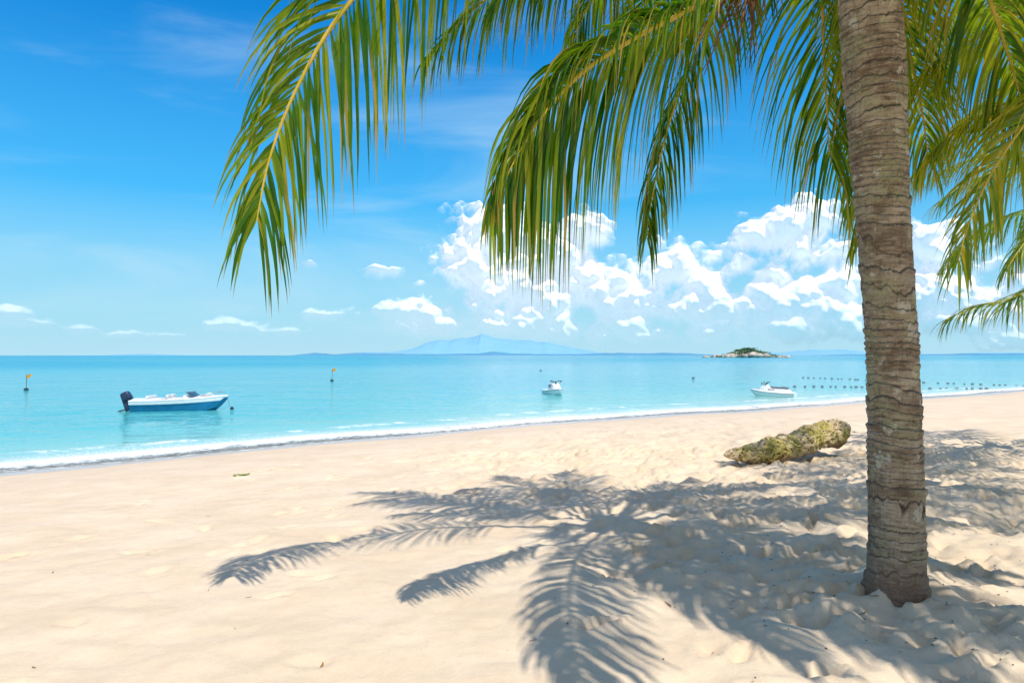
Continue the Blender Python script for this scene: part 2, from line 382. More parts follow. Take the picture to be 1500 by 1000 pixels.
def frond(acc,ctrl,side0=None,side1=None,L=.95,nl=100,droop=1.0,yel=.3,start=.22,w0=.0135,ang0=62,ang1=26,lift=.15,rs=None,bias=(1,1),rad=.024,tip=.5):
    rs=rs or rng
    C,ln=catmull(ctrl,72); Tg=norm(np.gradient(C,axis=0))
    dh=C[-1]-C[0]; dh[2]=0; dh=norm(dh)
    if side0 is None: side0=np.array([dh[1],-dh[0],0])
    if side1 is None: side1=side0
    side0=norm(side0); side1=norm(side1)
    tt=np.linspace(0,1,72)[:,None]
    k=sstep(.25,.8,tt); S=side0*(1-k)+side1*k; S=S-Tg*(S*Tg).sum(1,keepdims=True); S=norm(S)
    Nn=norm(np.cross(S,Tg)); 
    flip=np.where(Nn[:10,2].mean()<0,-1,1); Nn=Nn*flip
    ph=np.linspace(0,2*np.pi,8,endpoint=False)
    r=(rad*(1-tt)**.8+.0035)*(1+1.1*np.exp(-(tt/.06)**2))
    ring=C[:,None,:]+S[:,None,:]*(np.cos(ph)[None,:,None]*r[:,:,None]*1.15)+Nn[:,None,:]*(np.sin(ph)[None,:,None]*r[:,:,None]*.75)
    at=np.zeros((72,8,3)); at[:,:,0]=rs.rand(); at[:,:,1]=tt; at[:,:,2]=yel
    acc.add(ring.reshape(-1,3),grid_faces(72,8,True),at.reshape(-1,3),1)
    for sg,bm in ((1,bias[0]),(-1,bias[1])):
        t=np.linspace(start,.995,nl)+rs.uniform(-.004,.004,nl); t=np.clip(t,0,1)
        keep=rs.rand(nl)>.03; t=t[keep]; K=len(t)
        f=t*71; i=np.minimum(f.astype(int),70); fr=(f-i)[:,None]
        p=C[i]*(1-fr)+C[i+1]*fr; tg=norm(Tg[i]*(1-fr)+Tg[i+1]*fr); sd_=norm(S[i]*(1-fr)+S[i+1]*fr); nn=norm(Nn[i]*(1-fr)+Nn[i+1]*fr)
        q=(t-start)/(1-start)
        an=np.radians(ang0+(ang1-ang0)*q**1.1+rs.normal(0,5,K))[:,None]
        dirv=norm(sg*sd_*np.sin(an)+tg*np.cos(an)+nn*(lift*(1-q)[:,None]+rs.normal(0,.10,K)[:,None]))
        prof=(.55+.45*np.sin(np.clip(q/.45,0,1)*np.pi/2))*(1-tip*sstep(.55,1.,q))
        Ln=L*prof*bm*rs.uniform(.86,1.08,K)
        ns=8; step=Ln/ns
        wdv=norm(np.cross(dirv,nn)+nn*rs.normal(0,.35,K)[:,None])
        dr=(droop*rs.uniform(.75,1.25,K))[:,None]*L/.85
        pts=[p];dirs=[dirv]
        kink=rs.uniform(.3,.8,K); kd=(rs.rand(K)<.12)*rs.uniform(.5,1.2,K)
        for j in range(ns):
            s_=(j+1)/ns
            dirv=norm(dirv+np.array([0,0,-1.])*dr*(.10+.34*s_)*.8+np.array([0,0,-1.])*((abs(s_-kink)<.07)*kd)[:,None]+rs.normal(0,.018,(K,3)))
            p=p+dirv*step[:,None]; pts.append(p); dirs.append(dirv)
        Pp=np.stack(pts,1); Dd=np.stack(dirs,1)
        s=np.linspace(0,1,ns+1)
        wp=np.minimum(1,(s/.12+.25))*(1-s**1.8)+.02; wp=wp[None,:]*w0*rs.uniform(.8,1.2,K)[:,None]*(.7+.3*prof[:,None])
        W=wdv[:,None,:]-Dd*(wdv[:,None,:]*Dd).sum(-1,keepdims=True); W=norm(W)
        U=np.cross(W,Dd)*np.where(np.cross(W,Dd)[...,2:3]<0,-1,1)
        l_=Pp-W*wp[...,None]-U*wp[...,None]*.45; r_=Pp+W*wp[...,None]-U*wp[...,None]*.45
        VV=np.stack([l_,Pp,r_],2)
        aa=np.zeros((K,ns+1,3,3)); aa[...,0]=rs.rand(K)[:,None,None]; aa[...,1]=s[None,:,None]; aa[...,2]=yel
        gf=grid_faces(ns+1,3); F=(np.arange(K)[:,None,None]*((ns+1)*3)+gf[None]).reshape(-1,4)
        acc.add(VV.reshape(-1,3),F,aa.reshape(-1,3),0)
def auto(acc,C,az,el,length,sag,yel=.25,rs=None,**kw):
    rs=rs or rng
    d_=np.array([math.cos(az)*math.cos(el),math.sin(az)*math.cos(el),math.sin(el)]); p=np.array(C,float); pts=[p]
    for j in range(9):
        p=p+d_*length/9; pts.append(p); d_=norm(d_+np.array([0,0,-1])*sag*(.08+.028*j))
    frond(acc,pts,yel=yel,rs=rs,**kw)
def flush(acc,name,parent):
    return mesh_np(name,np.vstack(acc.V),np.vstack(acc.F),[leafm,racm],parent,{'leaf':np.vstack(acc.A)},np.concatenate(acc.M))
# ------------------------------------------------------------ trunk
barkm,n=mat('palm_bark')
tc=n.new('ShaderNodeTexCoord').outputs['Object']
lv=n.new('ShaderNodeSeparateXYZ'); n.put(lv.inputs[0],n.attr('bark','Vector')); RG,HH,RND=lv.outputs
a=n.noise(tc,5,5,.65); b=n.noise(tc,28,4,.7)
mv=n.new('ShaderNodeMapping'); mv.inputs['Scale'].default_value=(60,60,7); n.put(mv.inputs[0],tc); fib=n.noise(mv.outputs[0],1,3,.65)
mh=n.new('ShaderNodeMapping'); mh.inputs['Scale'].default_value=(9,9,55); n.put(mh.inputs[0],tc); hb=n.noise(mh.outputs[0],1,4,.7)
col=n.mix(n.rng(a,.35,.65),(.19,.135,.085),(.42,.34,.24))
col=n.mix(n.m('MULTIPLY',n.rng(hb,.48,.66),.65),col,(.56,.47,.35))
col=n.mix(n.m('MULTIPLY',n.rng(hb,.48,.32),.65),col,(.10,.062,.040))
col=n.mix(n.m('MULTIPLY',n.rng(RND,.3,1.),.35),col,(.16,.11,.07))
col=n.mix(n.m('MULTIPLY',n.rng(fib,.5,.72),.5),col,(.10,.065,.045))
lich=n.m('MULTIPLY',n.rng(n.noise(tc,4,5,.7),.48,.60),n.rng(b,.38,.58))
col=n.mix(n.m('MULTIPLY',lich,.65),col,(.37,.37,.20))
wl=n.m('MULTIPLY',n.rng(n.noise(n.vm('ADD',tc,(4,4,4)),10,5,.7),.58,.65),.75)
col=n.mix(wl,col,(.58,.55,.45))
col=n.mix(n.m('MULTIPLY',n.rng(RG,.12,.0),n.rng(a,.3,.6,.35,.9)),col,(.04,.025,.018))
col=n.mix(n.rng(HH,.38,.14,0.,.65),col,(.27,.16,.105))
bh=n.m('ADD',n.m('MULTIPLY',b,.6),n.m('ADD',n.m('MULTIPLY',fib,.7),n.m('MULTIPLY',hb,.8)))
n.out(n.pr(col,.85,.2,n.bump(bh,1.,.018)))
def trunk(name,ctrl,radii,parent,nh=700,na=140,seed=0):
    C,ln=catmull(ctrl,nh); th=np.linspace(0,2*np.pi,na,endpoint=False)
    hh=np.linspace(0,ln,nh)[:,None]; r=np.interp(np.linspace(0,1,nh),np.linspace(0,1,len(radii)),radii)[:,None]
    cx_,sn=np.cos(th)[None],np.sin(th)[None]
    sp_=hh*15+2.4*(fbm(hh*1.6+seed,hh*0,0.,3)-.5)*5+.35*np.sin(th+hh*1.3)+1.0*(fbm(cx_*1.2+seed,sn*1.2,hh*3,3)-.5)+.45*(fbm(cx_*6+seed,sn*6,hh*6,3)-.5)
    fr=sp_-np.floor(sp_); rnd=_h(np.floor(sp_).astype(np.int64),np.int64(3),np.int64(seed))
    saw=(fr**.7)*(1-sstep(.86,1.,fr))
    rag=.45+1.1*fbm(cx_*4+3,sn*4,hh*5+seed,3)
    R_=r+.0115*saw*(.4+1.1*rnd)*rag+.018*(fbm(cx_*2.5,sn*2.5,hh*3+seed,4)-.5)+.014*(fbm(cx_*8,sn*8,hh*26,4)-.5)
    foot=np.exp(-(hh/.16)**2)
    R_=R_+foot*(.022+.05*(fbm(cx_*9,sn*9,hh*1.2,3)-.5))
    V=np.stack([C[:,0:1]+R_*cx_,C[:,1:2]+R_*sn,C[:,2:3]+0*R_],-1)
    at=np.stack([np.minimum(fr,1-fr)+0*R_,hh+0*R_,rnd+0*R_],-1)
    return mesh_np(name,V.reshape(-1,3),grid_faces(nh,na,True),[barkm],parent,{'bark':at.reshape(-1,3)})
husk=simple('coconut_husk',(.13,.16,.03),.5,.4,.3,9)
fibm=simple('dry_fibre',(.16,.09,.045),.9,.1,.35,20)
def blobmesh(name,c,r,mt,parent,seed=0,amp=.12,fs=3.,nu=28,nv=18):
    u=np.linspace(0,2*np.pi,nu,endpoint=False)[None]; v=np.linspace(.02,np.pi-.02,nv)[:,None]
    D=np.stack([np.cos(u)*np.sin(v),np.sin(u)*np.sin(v),np.cos(v)+0*u],-1)
    k=1+amp*(fbm(D[...,0]*fs+seed,D[...,1]*fs,D[...,2]*fs,4)-.5)*2
    V=np.array(c)+D*k[...,None]*np.array(r)
    return V.reshape(-1,3),grid_faces(nv,nu,True)
def multi(name,items,mats,parent=None,smooth=True,mi=None):
    Vs=[];Fs=[];k=0;M=[]
    for idx,(v,f) in enumerate(items): Vs.append(v);Fs.append(f+k);k+=len(v);M+= [0 if mi is None else mi[idx]]*len(f)
    return mesh_np(name,np.vstack(Vs),np.vstack(Fs),mats,parent,mi=M,smooth=smooth)
def strip_tube(pts,r0,r1,na=6):
    C,_=catmull(pts,14); Tg=norm(np.gradient(C,axis=0)); up=np.array([.3,.9,.1]); S=norm(np.cross(Tg,up)); U=np.cross(S,Tg)
    ph=np.linspace(0,2*np.pi,na,endpoint=False); r=np.linspace(r0,r1,14)[:,None,None]
    V=C[:,None]+S[:,None]*np.cos(ph)[None,:,None]*r+U[:,None]*np.sin(ph)[None,:,None]*r
    return V.reshape(-1,3),grid_faces(14,na,True)
def crown_extras(C,parent,seed,azs=None):
    rs=np.random.RandomState(seed); C=np.array(C)
    it=[blobmesh('',C+np.array([math.cos(a)*.24,math.sin(a)*.24,-.12-.1*rs.rand()]),(.10,.10,.13),None,None,i,.08) for i,a in enumerate(rs.uniform(0,6.28,7))]
    multi('coconuts',it,[husk],parent)
    it=[]
    for k in range(4):
        a=rs.uniform(0,6.28); rl=.45; dz=-.12
        if azs and k<len(azs): a=azs[k]; rl=.62; dz=-.50
        base=C+np.array([math.cos(a)*.12,math.sin(a)*.12,0]); kn=base+np.array([math.cos(a)*rl,math.sin(a)*rl,dz])
        it.append(strip_tube([base,(base+kn)/2+[0,0,.08],kn],.02,.01))
        for j in range(46):
            o=rs.normal(0,.12,3)
            it.append(strip_tube([kn-(kn-base)*rs.uniform(0,.4),kn+o*.6+[0,0,-.08],kn+o*1.2+[math.cos(a)*.1,math.sin(a)*.1,-rs.uniform(.1,.4)]],.006,.003,4))
    for j in range(60):
        a=rs.uniform(0,6.28); q=C+np.array([math.cos(a)*.18,math.sin(a)*.18,-.15])
        it.append(strip_tube([q+[0,0,.2],q+[0,0,0],q+np.array([math.cos(a)*.06,math.sin(a)*.06,-rs.uniform(.1,.3)])],.007,.002,4))
    multi('dry_flower_stalks',it,[fibm],parent)
# ------------------------------------------------------------ main palm
palm=empty('palm_tree')
gz0=gz(2.49,4.44)
C1=(2.12,4.15,4.42)
trunk('trunk',[(2.49,4.44,gz0-.12),(2.50,4.44,.65),(2.455,4.42,1.7),(2.36,4.36,2.6),(2.27,4.28,3.4),(2.16,4.18,4.1),(2.12,4.15,4.45)],
      [.176,.158,.157,.148,.146,.155,.163,.172,.165,.12],palm)
acc=Acc()
# long left frond
frond(acc,[C1,(1.23,4.1,4.78),(.2,4.0,4.62),(-.5,3.95,4.12),(-.975,3.9,3.55),(-1.23,3.9,3.12),(-1.385,3.9,2.72),(-1.46,3.9,2.36)],
      side0=(0,-1,0),side1=(-.95,-.25,.25),L=1.10,nl=128,droop=.66,yel=.40,w0=.012,ang0=66,ang1=24,tip=.42,bias=(.82,1.0))
# left-centre frond
frond(acc,[C1,(1.72,4.0,4.10),(1.08,3.85,3.60),(.67,3.7,3.32),(.36,3.6,3.08),(.12,3.5,2.78),(-.03,3.45,2.50),(-.10,3.4,2.32)],
      side0=(-.3,-1,0),side1=(-.75,-.6,.2),L=1.10,nl=150,droop=1.35,yel=.30,w0=.012,ang0=64,ang1=24,start=.36,bias=(.72,1.05),tip=.66)
# back-left fronds that hang into the top of the view
frond(acc,[C1,(1.2,4.8,4.80),(.3,5.3,4.70),(-.35,5.6,4.40),(-.72,5.7,4.06)],L=.85,nl=85,droop=1.3,yel=.3,w0=.012)
frond(acc,[C1,(1.5,4.5,4.80),(.8,4.7,4.72),(.1,4.9,4.38),(-.15,4.95,4.12)],L=.80,nl=85,droop=1.5,yel=.25,w0=.012)
frond(acc,[C1,(1.6,4.9,4.85),(1.1,5.5,4.95),(.7,6.0,4.7),(.5,6.2,4.3)],L=.85,nl=90,droop=1.4,yel=.25,w0=.012)
# back-left frond with tips near the clouds
frond(acc,[C1,(1.95,5.0,4.80),(1.68,5.8,4.45),(1.46,6.35,3.75),(1.34,6.6,3.05),(1.32,6.7,2.75)],L=.95,nl=110,droop=1.4,yel=.2,side1=(-.8,-.6,0))
# rear fronds
frond(acc,[C1,(2.35,5.0,4.90),(2.60,5.7,4.75),(2.74,6.0,4.3),(2.84,6.15,3.75),(2.88,6.2,3.4)],side0=(1,0,0),side1=(1,0,0),L=1.35,nl=72,droop=.75,yel=.38,tip=.35)
frond(acc,[C1,(2.75,5.3,4.75),(3.15,6.1,4.0),(3.34,6.5,3.1),(3.36,6.6,2.7)],side0=(1,-.2,0),side1=(1,0,0),L=1.0,nl=90,droop=1.2,yel=.55)
# right fronds
frond(acc,[C1,(2.8,4.6,4.75),(3.4,5.0,4.45),(3.95,5.4,3.9),(4.25,5.6,3.4)],L=.95,nl=105,droop=1.2,yel=.5)
frond(acc,[C1,(2.7,5.0,4.7),(3.3,5.8,4.5),(3.9,6.5,3.95),(4.15,6.8,3.5)],L=.95,nl=100,droop=1.1,yel=.55)
frond(acc,[C1,(2.9,4.2,4.9),(3.8,4.3,4.8),(4.7,4.4,4.2),(5.1,4.45,3.6)],L=.9,nl=95,droop=1.3,yel=.3)
# towards the camera, overhead
frond(acc,[C1,(1.85,3.2,4.8),(1.6,2.3,4.6),(1.42,1.5,4.1),(1.33,.9,3.5)],L=.85,nl=110,droop=1.2,yel=.3,w0=.017)
frond(acc,[C1,(2.7,3.4,4.85),(3.3,2.5,4.6),(3.7,1.9,4.0),(3.9,1.6,3.5)],L=.95,nl=110,droop=1.2,yel=.3,w0=.018)
frond(acc,[C1,(2.95,3.8,4.75),(3.9,3.3,4.4),(4.5,3.0,3.8)],L=.95,nl=110,droop=1.2,yel=.3,w0=.018)
frond(acc,[C1,(2.3,3.3,5.0),(2.5,2.3,4.9),(2.65,1.4,4.3)],L=.9,nl=110,droop=1.2,yel=.3,w0=.018)
frond(acc,[C1,(2.7,3.0,4.8),(3.1,2.0,4.5),(3.3,1.2,3.95)],L=1.0,nl=115,droop=1.2,yel=.3,w0=.019)
frond(acc,[C1,(2.9,3.2,4.7),(3.7,2.4,4.5),(4.3,1.8,4.0)],L=.95,nl=110,droop=1.2,yel=.3,w0=.018)
rs=np.random.RandomState(5)
for az,el in ((2.6,.75),(1.5,.8),(.5,.8),(1.05,.45),(1.9,.55),(-.6,.8),(0.1,.5)):
    auto(acc,C1,az,el,3.4,.85,.2,rs,L=.85,nl=90)
flush(acc,'fronds',palm)
crown_extras(C1,palm,2,[3.1])
# ------------------------------------------------------------ neighbouring palms (trunks outside the frame)
def npalm(C,base,specs,autos,seed):
    e=empty('palm_tree')
    b=np.array([base[0],base[1],gz(base[0],base[1])-.1]); c=np.array(C)
    trunk('trunk',[b,b*.66+c*.34+[.06,0,0],b*.33+c*.67+[.05,.03,0],c],[.19,.165,.155,.15,.15,.12],e,nh=400,na=64,seed=seed)
    acc=Acc()
    for s_ in specs: frond(acc,s_[0],**s_[1])
    rs=np.random.RandomState(seed)
    for az,el in autos: auto(acc,C,az,el,rs.uniform(3.1,3.8),.9,rs.uniform(.3,.55),rs,L=.9,nl=90)
    flush(acc,'fronds',e); crown_extras(C,e,seed+4); return e
C2=(6.3,6.0,5.0)
npalm(C2,(6.7,5.9),[
 ([C2,(5.4,6,5.1),(4.5,6,4.62),(3.9,6,4.28),(3.5,6,3.95)],dict(L=.9,nl=100,droop=1.0,yel=.75,side1=(-.5,-.8,.3))),
 ([C2,(5.6,5.95,4.75),(4.9,5.9,4.2),(4.35,5.8,3.80),(3.9,5.8,3.6),(3.55,5.8,3.3)],dict(L=.9,nl=105,droop=1.2,yel=.65,side1=(-.5,-.8,.3))),
 ([C2,(5.7,6.6,4.9),(5.1,7.0,4.4),(4.6,7.3,3.9),(4.3,7.4,3.5)],dict(L=.9,nl=100,droop=1.2,yel=.65)),
 ([C2,(5.4,5.6,4.85),(4.55,5.3,4.15),(3.95,5.2,3.42),(3.66,5.2,3.0),(3.48,5.2,2.6),(3.40,5.2,2.32)],dict(L=.85,nl=110,droop=.7,yel=.72,side0=(0,-1,0),side1=(-1,-.2,-.3),ang0=62,ang1=30)),
 ],[(a,.35+.4*((i*7)%3)/2) for i,a in enumerate(np.linspace(-2.2,2.3,10))],11)
C3=(9.8,10.3,3.9)
npalm(C3,(10.1,10.1),[
 ([C3,(8.6,9.7,3.6),(7.4,9.2,2.75),(6.6,9,2.36),(6.1,9,2.25),(5.75,9,2.08)],dict(L=.85,nl=100,droop=.9,yel=.45)),
 ([C3,(8.6,9.9,4.1),(7.5,9.4,3.6),(6.9,9.2,3.1),(6.6,9.1,2.75)],dict(L=.9,nl=100,droop=1.2,yel=.4)),
 ],[(a,.3+.45*((i*5)%3)/2) for i,a in enumerate(np.linspace(-2.6,3.0,12))],21)
# ------------------------------------------------------------ log
logm,n=mat('weathered_log')
tc=n.new('ShaderNodeTexCoord').outputs['Object']
v1=n.vor(tc,15); v2=n.vor(tc,40); nz=n.noise(tc,3,4,.6); nb=n.noise(tc,30,3,.7)
col=n.mix(n.rng(nz,.42,.6),(.46,.38,.12),(.60,.47,.29))
col=n.mix(n.rng(v1,.28,.06,0.,.85),col,(.10,.065,.025))
col=n.mix(n.rng(v2,.30,.05,0.,.5),col,(.15,.10,.04))
col=n.mix(n.m('MULTIPLY',n.rng(nb,.55,.7),.4),col,(.64,.57,.33))
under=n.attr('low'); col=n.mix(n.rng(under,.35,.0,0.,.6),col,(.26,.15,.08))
hh=n.m('ADD',n.m('MULTIPLY',n.rng(v1,.0,.4),.8),n.m('ADD',n.m('MULTIPLY',v2,.4),n.m('MULTIPLY',nb,.3)))
n.out(n.pr(col,.95,.1,n.bump(hh,1.,.05)))
def log():
    g1=gz(3.4,10.1); g2=gz(5.2,11.2)
    C,_=catmull([(3.08,9.95,g1+.18),(3.5,10.1,g1+.17),(4.0,10.35,g1+.21),(4.5,10.75,g2+.27),(5.0,11.1,g2+.36),(5.46,11.35,g2+.40)],260)
    Tg=norm(np.gradient(C,axis=0)); S=norm(np.cross(Tg,[0,0,1.])); U=np.cross(S,Tg)
    t=np.linspace(0,1,260)[:,None]; th=np.linspace(0,2*np.pi,140,endpoint=False)[None]
    r=np.interp(t,[0,.01,.04,.12,.25,.5,.7,.85,.95,.985,1.],[0.001,.05,.09,.14,.20,.225,.23,.25,.27,.23,.001])
    base=C[:,None]+S[:,None]*(np.cos(th)*r)[...,None]+U[:,None]*(np.sin(th)*r*.86)[...,None]
    q=base*1.
    dsp=.07*(fbm(q[...,0]*2.5,q[...,1]*2.5,q[...,2]*4,3)-.5)+.10*(fbm(q[...,0]*8,q[...,1]*8,q[...,2]*9,4)-.5)
    pit=fbm(q[...,0]*20,q[...,1]*20,q[...,2]*20,2); dsp-=.045*sstep(.50,.66,pit)
    dsp*=np.minimum(1,r/.1)
    rad=norm(base-C[:,None]); V=base+rad*dsp[...,None]
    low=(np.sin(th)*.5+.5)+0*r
    mesh_np('driftwood_log',V.reshape(-1,3),grid_faces(260,140,True),[logm],attrs={'low':low.ravel()})
log()
# ------------------------------------------------------------ boats
white=simple('white_gelcoat',(.78,.79,.80),.25,.5,.05)
blue=simple('blue_gelcoat',(.012,.18,.36),.2,.5,.12)
navy=simple('outboard_cowl',(.02,.04,.09),.3,.5,.2)
blackp=simple('black_rubber',(.03,.03,.035),.6,.3,.2)
steel=simple('steel',(.5,.5,.52),.3,.5,.1,metal=.8)
seatm=simple('vinyl_seat',(.68,.70,.70),.5,.3,.06)
greym=simple('grey_trim',(.16,.18,.21),.5,.3,.1)
glassm=simple('tinted_acrylic',(.05,.10,.14),.1,.6,.1)
def loftm(name,secs,mats,parent,bands=None,cap=True,mirror=True):
    n_=len(secs[0]); V=[];F=[];M=[]
    for s_ in secs: V+= [tuple(p) for p in s_]
    ns=len(secs)
    for i in range(ns-1):
        for j in range(n_-1):
            F.append([i*n_+j,(i+1)*n_+j,(i+1)*n_+j+1,i*n_+j+1]); M.append(bands[j] if bands else 0)
    if cap:
        F.append(list(range(n_))); M.append(bands[1] if bands else 0)
        F.append([ (ns-1)*n_+j for j in range(n_)][::-1]); M.append(bands[1] if bands else 0)
    if mirror:
        k=len(V); V+=[(x,-y,z) for x,y,z in V]; F+=[[a+k for a in f[::-1]] for f in F]; M+=M
    return mesh_np(name,np.array(V),F,mats,parent,mi=M,smooth=False)
def box(name,c,s,mt,parent,bev=.03,rot=(0,0,0),taper=1.):
    import bmesh
    bm=bmesh.new(); bmesh.ops.create_cube(bm,size=1)
    for v in bm.verts:
        k=taper if v.co.z>0 else 1
        v.co=Vector((v.co.x*s[0]*k,v.co.y*s[1]*k,v.co.z*s[2]))
    bmesh.ops.bevel(bm,geom=bm.edges[:],offset=bev,segments=3,affect='EDGES',profile=.6)
    me=bpy.data.meshes.new(name); bm.to_mesh(me); bm.free(); me.materials.append(mt)
    for p_ in me.polygons: p_.use_smooth=True
    o=bpy.data.objects.new(name,me); COL.objects.link(o); o.parent=parent; o.location=c; o.rotation_euler=rot; return o
def rod(name,pts,r,mt,parent):
    v,f=strip_tube([np.array(p,float) for p in pts],r,r,8); return mesh_np(name,v,f,[mt],parent)
def motorboat(loc,rz):
    e=empty('motorboat',loc,rz); xs_=np.linspace(-1.65,1.85,29); secs=[]
    for x in xs_:
        t=(x+1.65)/3.5
        b=.72*(1-max(0,(t-.45)/.55)**2.4)*(1-.06*(1-t)); b=max(b,.015)
        k=-.16+.62*max(0,(t-.72)/.28)**2.2
        sh=.40+.16*t**1.6
        ch=k+(.14 if t<.7 else .14+.02*(t-.7))
        ch=min(ch,sh-.10); st=min(max(.25+.14*t**2,ch+.04),sh-.04)
        cock=(.12<t<.62)
        if cock: d5=(b*.80,.10); d6=.10
        else: d5=(b*.80,sh+.035); d6=sh+.03+.06*b/.72
        secs.append([(x,0,k),(x,b*.78,ch),(x,b*.93,st),(x,b*.97,st+.012),(x,b,sh-.03),(x,b*.985,sh+.01),(x,b*.84,sh+.03),(x,d5[0],d5[1]),(x,0,d6)])
    loftm('hull',secs,[blue,white],e,bands=[0,0,1,1,1,1,1,1])
    for sgn in (1,-1):
        rod('rub_rail_%s'%('port' if sgn>0 else 'starboard'),[(q[5][0],sgn*(q[5][1]+.006),q[5][2]-.02) for q in secs[::4]],.016,white,e)
    box('engine_well',(-1.30,0,.40),(.5,1.1,.12),white,e)
    box('rear_seat',(-.85,0,.34),(.42,1.0,.26),seatm,e,.05)
    box('seat_back',(-1.05,0,.50),(.12,1.0,.18),seatm,e,.05)
    box('driver_seat',(-.15,-.25,.34),(.4,.38,.28),seatm,e,.05); box('driver_seat_back',(-.33,-.25,.54),(.10,.38,.18),seatm,e,.04)
    box('mate_seat',(-.15,.27,.34),(.4,.38,.28),seatm,e,.05); box('mate_seat_back',(-.33,.27,.54),(.10,.38,.18),seatm,e,.04)
    box('console',(.42,0,.48),(.35,1.05,.26),white,e,.06,taper=.85)
    th=np.linspace(-1.2,1.2,15); lo=[(.52+.22*math.cos(a),.56*math.sin(a)/math.sin(1.2),.56) for a in th]; hi=[(x-.20,y*.93,z+.17) for x,y,z in lo]
    V=np.array(lo+hi); mesh_np('windscreen',V,np.array([[i,i+1,16+i,15+i] for i in range(14)]),[glassm],e)
    rod('windscreen_frame',hi,.012,steel,e)
    rod('bow_rail',[(.9,.42,.58),(1.2,.36,.68),(1.6,.14,.70),(1.72,0,.70),(1.6,-.14,.70),(1.2,-.36,.68),(.9,-.42,.58)],.010,steel,e)
    box('bow_hatch',(1.05,0,.60),(.4,.4,.03),seatm,e,.012)
    box('outboard_cowl',(-1.98,0,.56),(.40,.32,.36),navy,e,.09,rot=(0,-.45,0),taper=.8)
    box('outboard_midsection',(-1.98,0,.22),(.18,.16,.50),navy,e,.05,rot=(0,-.3,0))
    box('transom_bracket',(-1.74,0,.28),(.2,.26,.32),blackp,e,.03)
    box('cavitation_plate',(-2.1,0,.02),(.34,.2,.03),blackp,e,.01,rot=(0,-.3,0))
    rod('mooring_rope',[(1.82,0,.50),(1.90,.02,.20),(1.98,.0,.0)],.012,steel,e)
    v,f=blobmesh('',(2.0,0,.03),(.07,.07,.08),None,None,1,.03); mesh_np('mooring_float',v,f,[blackp],e)
    return e
motorboat((-13.25,27.2,SEA+.02),math.radians(8))
def jetski(loc,rz,s=1.):
    e=empty('jet_ski',loc,rz); e.scale=(s,s,s); secs=[]
    for x in np.linspace(-1.45,1.5,25):
        t=(x+1.45)/2.95; b=.56*(1-max(0,(t-.5)/.5)**2.6)*(1-.05*(1-t)); b=max(b,.02)
        k=-.16+.5*max(0,(t-.7)/.3)**2; sh=.26+.20*t**2
        secs.append([(x,0,k),(x,b*.8,min(k+.12,sh-.08)),(x,b*.97,sh-.05),(x,b,sh-.02),(x,b,sh+.02),(x,b*.75,sh+.05),(x,0,sh+.05+.10*b)])
    loftm('hull',secs,[white,greym],e,bands=[0,0,1,0,0,0])
    secs=[]
    for x in np.linspace(-1.2,1.25,21):
        t=(x+1.2)/2.45; wd=np.interp(t,[0,.15,.5,.68,.85,1],[.12,.20,.20,.34,.30,.05]); h=np.interp(t,[0,.12,.4,.55,.66,.8,1],[.42,.58,.60,.66,.86,.70,.46])
        secs.append([(x,wd*1.15,.28),(x,wd,.28+(h-.28)*.55),(x,wd*.75,h-.03),(x,0,h)])
    loftm('cowl',secs,[white],e)
    secs=[]
    for x in np.linspace(-1.0,.18,13):
        t=(x+1.0)/1.18; h=np.interp(t,[0,.2,.5,1],[.63,.68,.65,.69]); wd=.17
        secs.append([(x,wd,h-.09),(x,wd*1.02,h-.03),(x,wd*.7,h+.02),(x,0,h+.03)])
    loftm('seat',secs,[greym],e)
    rod('handlebar',[(.30,.36,1.0),(.36,.2,.96),(.40,0,.90),(.36,-.2,.96),(.30,-.36,1.0)],.025,blackp,e)
    rod('steering_column',[(.62,0,.75),(.5,0,.83),(.4,0,.91)],.05,blackp,e)
    for sg,nm in ((1,'port'),(-1,'starboard')):
        rod('mirror_arm_'+nm,[(.75,sg*.2,.8),(.7,sg*.28,.88),(.68,sg*.32,.93)],.015,blackp,e)
        box('mirror_'+nm,(.66,sg*.34,.96),(.05,.13,.07),blackp,e,.02)
        box('side_stripe_'+nm,(.2,sg*.285,.50),(.7,.02,.06),greym,e,.008)
    return e
jetski((2.35,38.4,SEA-.02),math.radians(-78),.8)
jetski((14.0,36.6,SEA-.02),math.radians(146),.78)
orange=simple('orange_flag',(.85,.36,.01),.6,.3,.1)
def buoy(loc,s):
    e=empty('marker_buoy',loc); e.scale=(s,s,s)
    v,f=blobmesh('',(0,0,.05),(.17,.17,.13),None,None,2,.02); mesh_np('float',v,f,[blackp],e)
    rod('pole',[(0,0,.1),(.02,0,.6),(.05,0,1.2)],.018,blackp,e)
    x=np.linspace(0,.40,8)[None]; z=np.linspace(0,1,4)[:,None]
    V=np.stack([.05+x*.9+0*z, .05*np.sin(x*14)+0*z, 1.22+.10*x-.34*z*(1-x*1.2)],-1).reshape(-1,3)
    mesh_np('flag',V,grid_faces(4,8),[orange],e)
    return e
buoy((-30.6,43,SEA),.8); buoy((-15.3,58,SEA),.85)
its=[]
for a,b,k in (((28,66),(36,48),30),((19.8,47.5),(31,44),24),((36,48),(60,44),16)):
    for i in range(k):
        t=(i+rng.uniform(-.3,.3))/k; r=rng.uniform(.05,.085)
        its.append(blobmesh('',(a[0]+(b[0]-a[0])*t+.4*math.sin(t*9),a[1]+(b[1]-a[1])*t+.5*math.sin(t*7),SEA+.03),(r*1.6,r,r),None,None,i,.05,nu=10,nv=8))
for p_ in ((17,64),(4,95)): its.append(blobmesh('',(p_[0],p_[1],SEA+.05),(.14,.14,.14),None,None,1,.05,nu=10,nv=8))
multi('swim_line_floats',its,[greym])
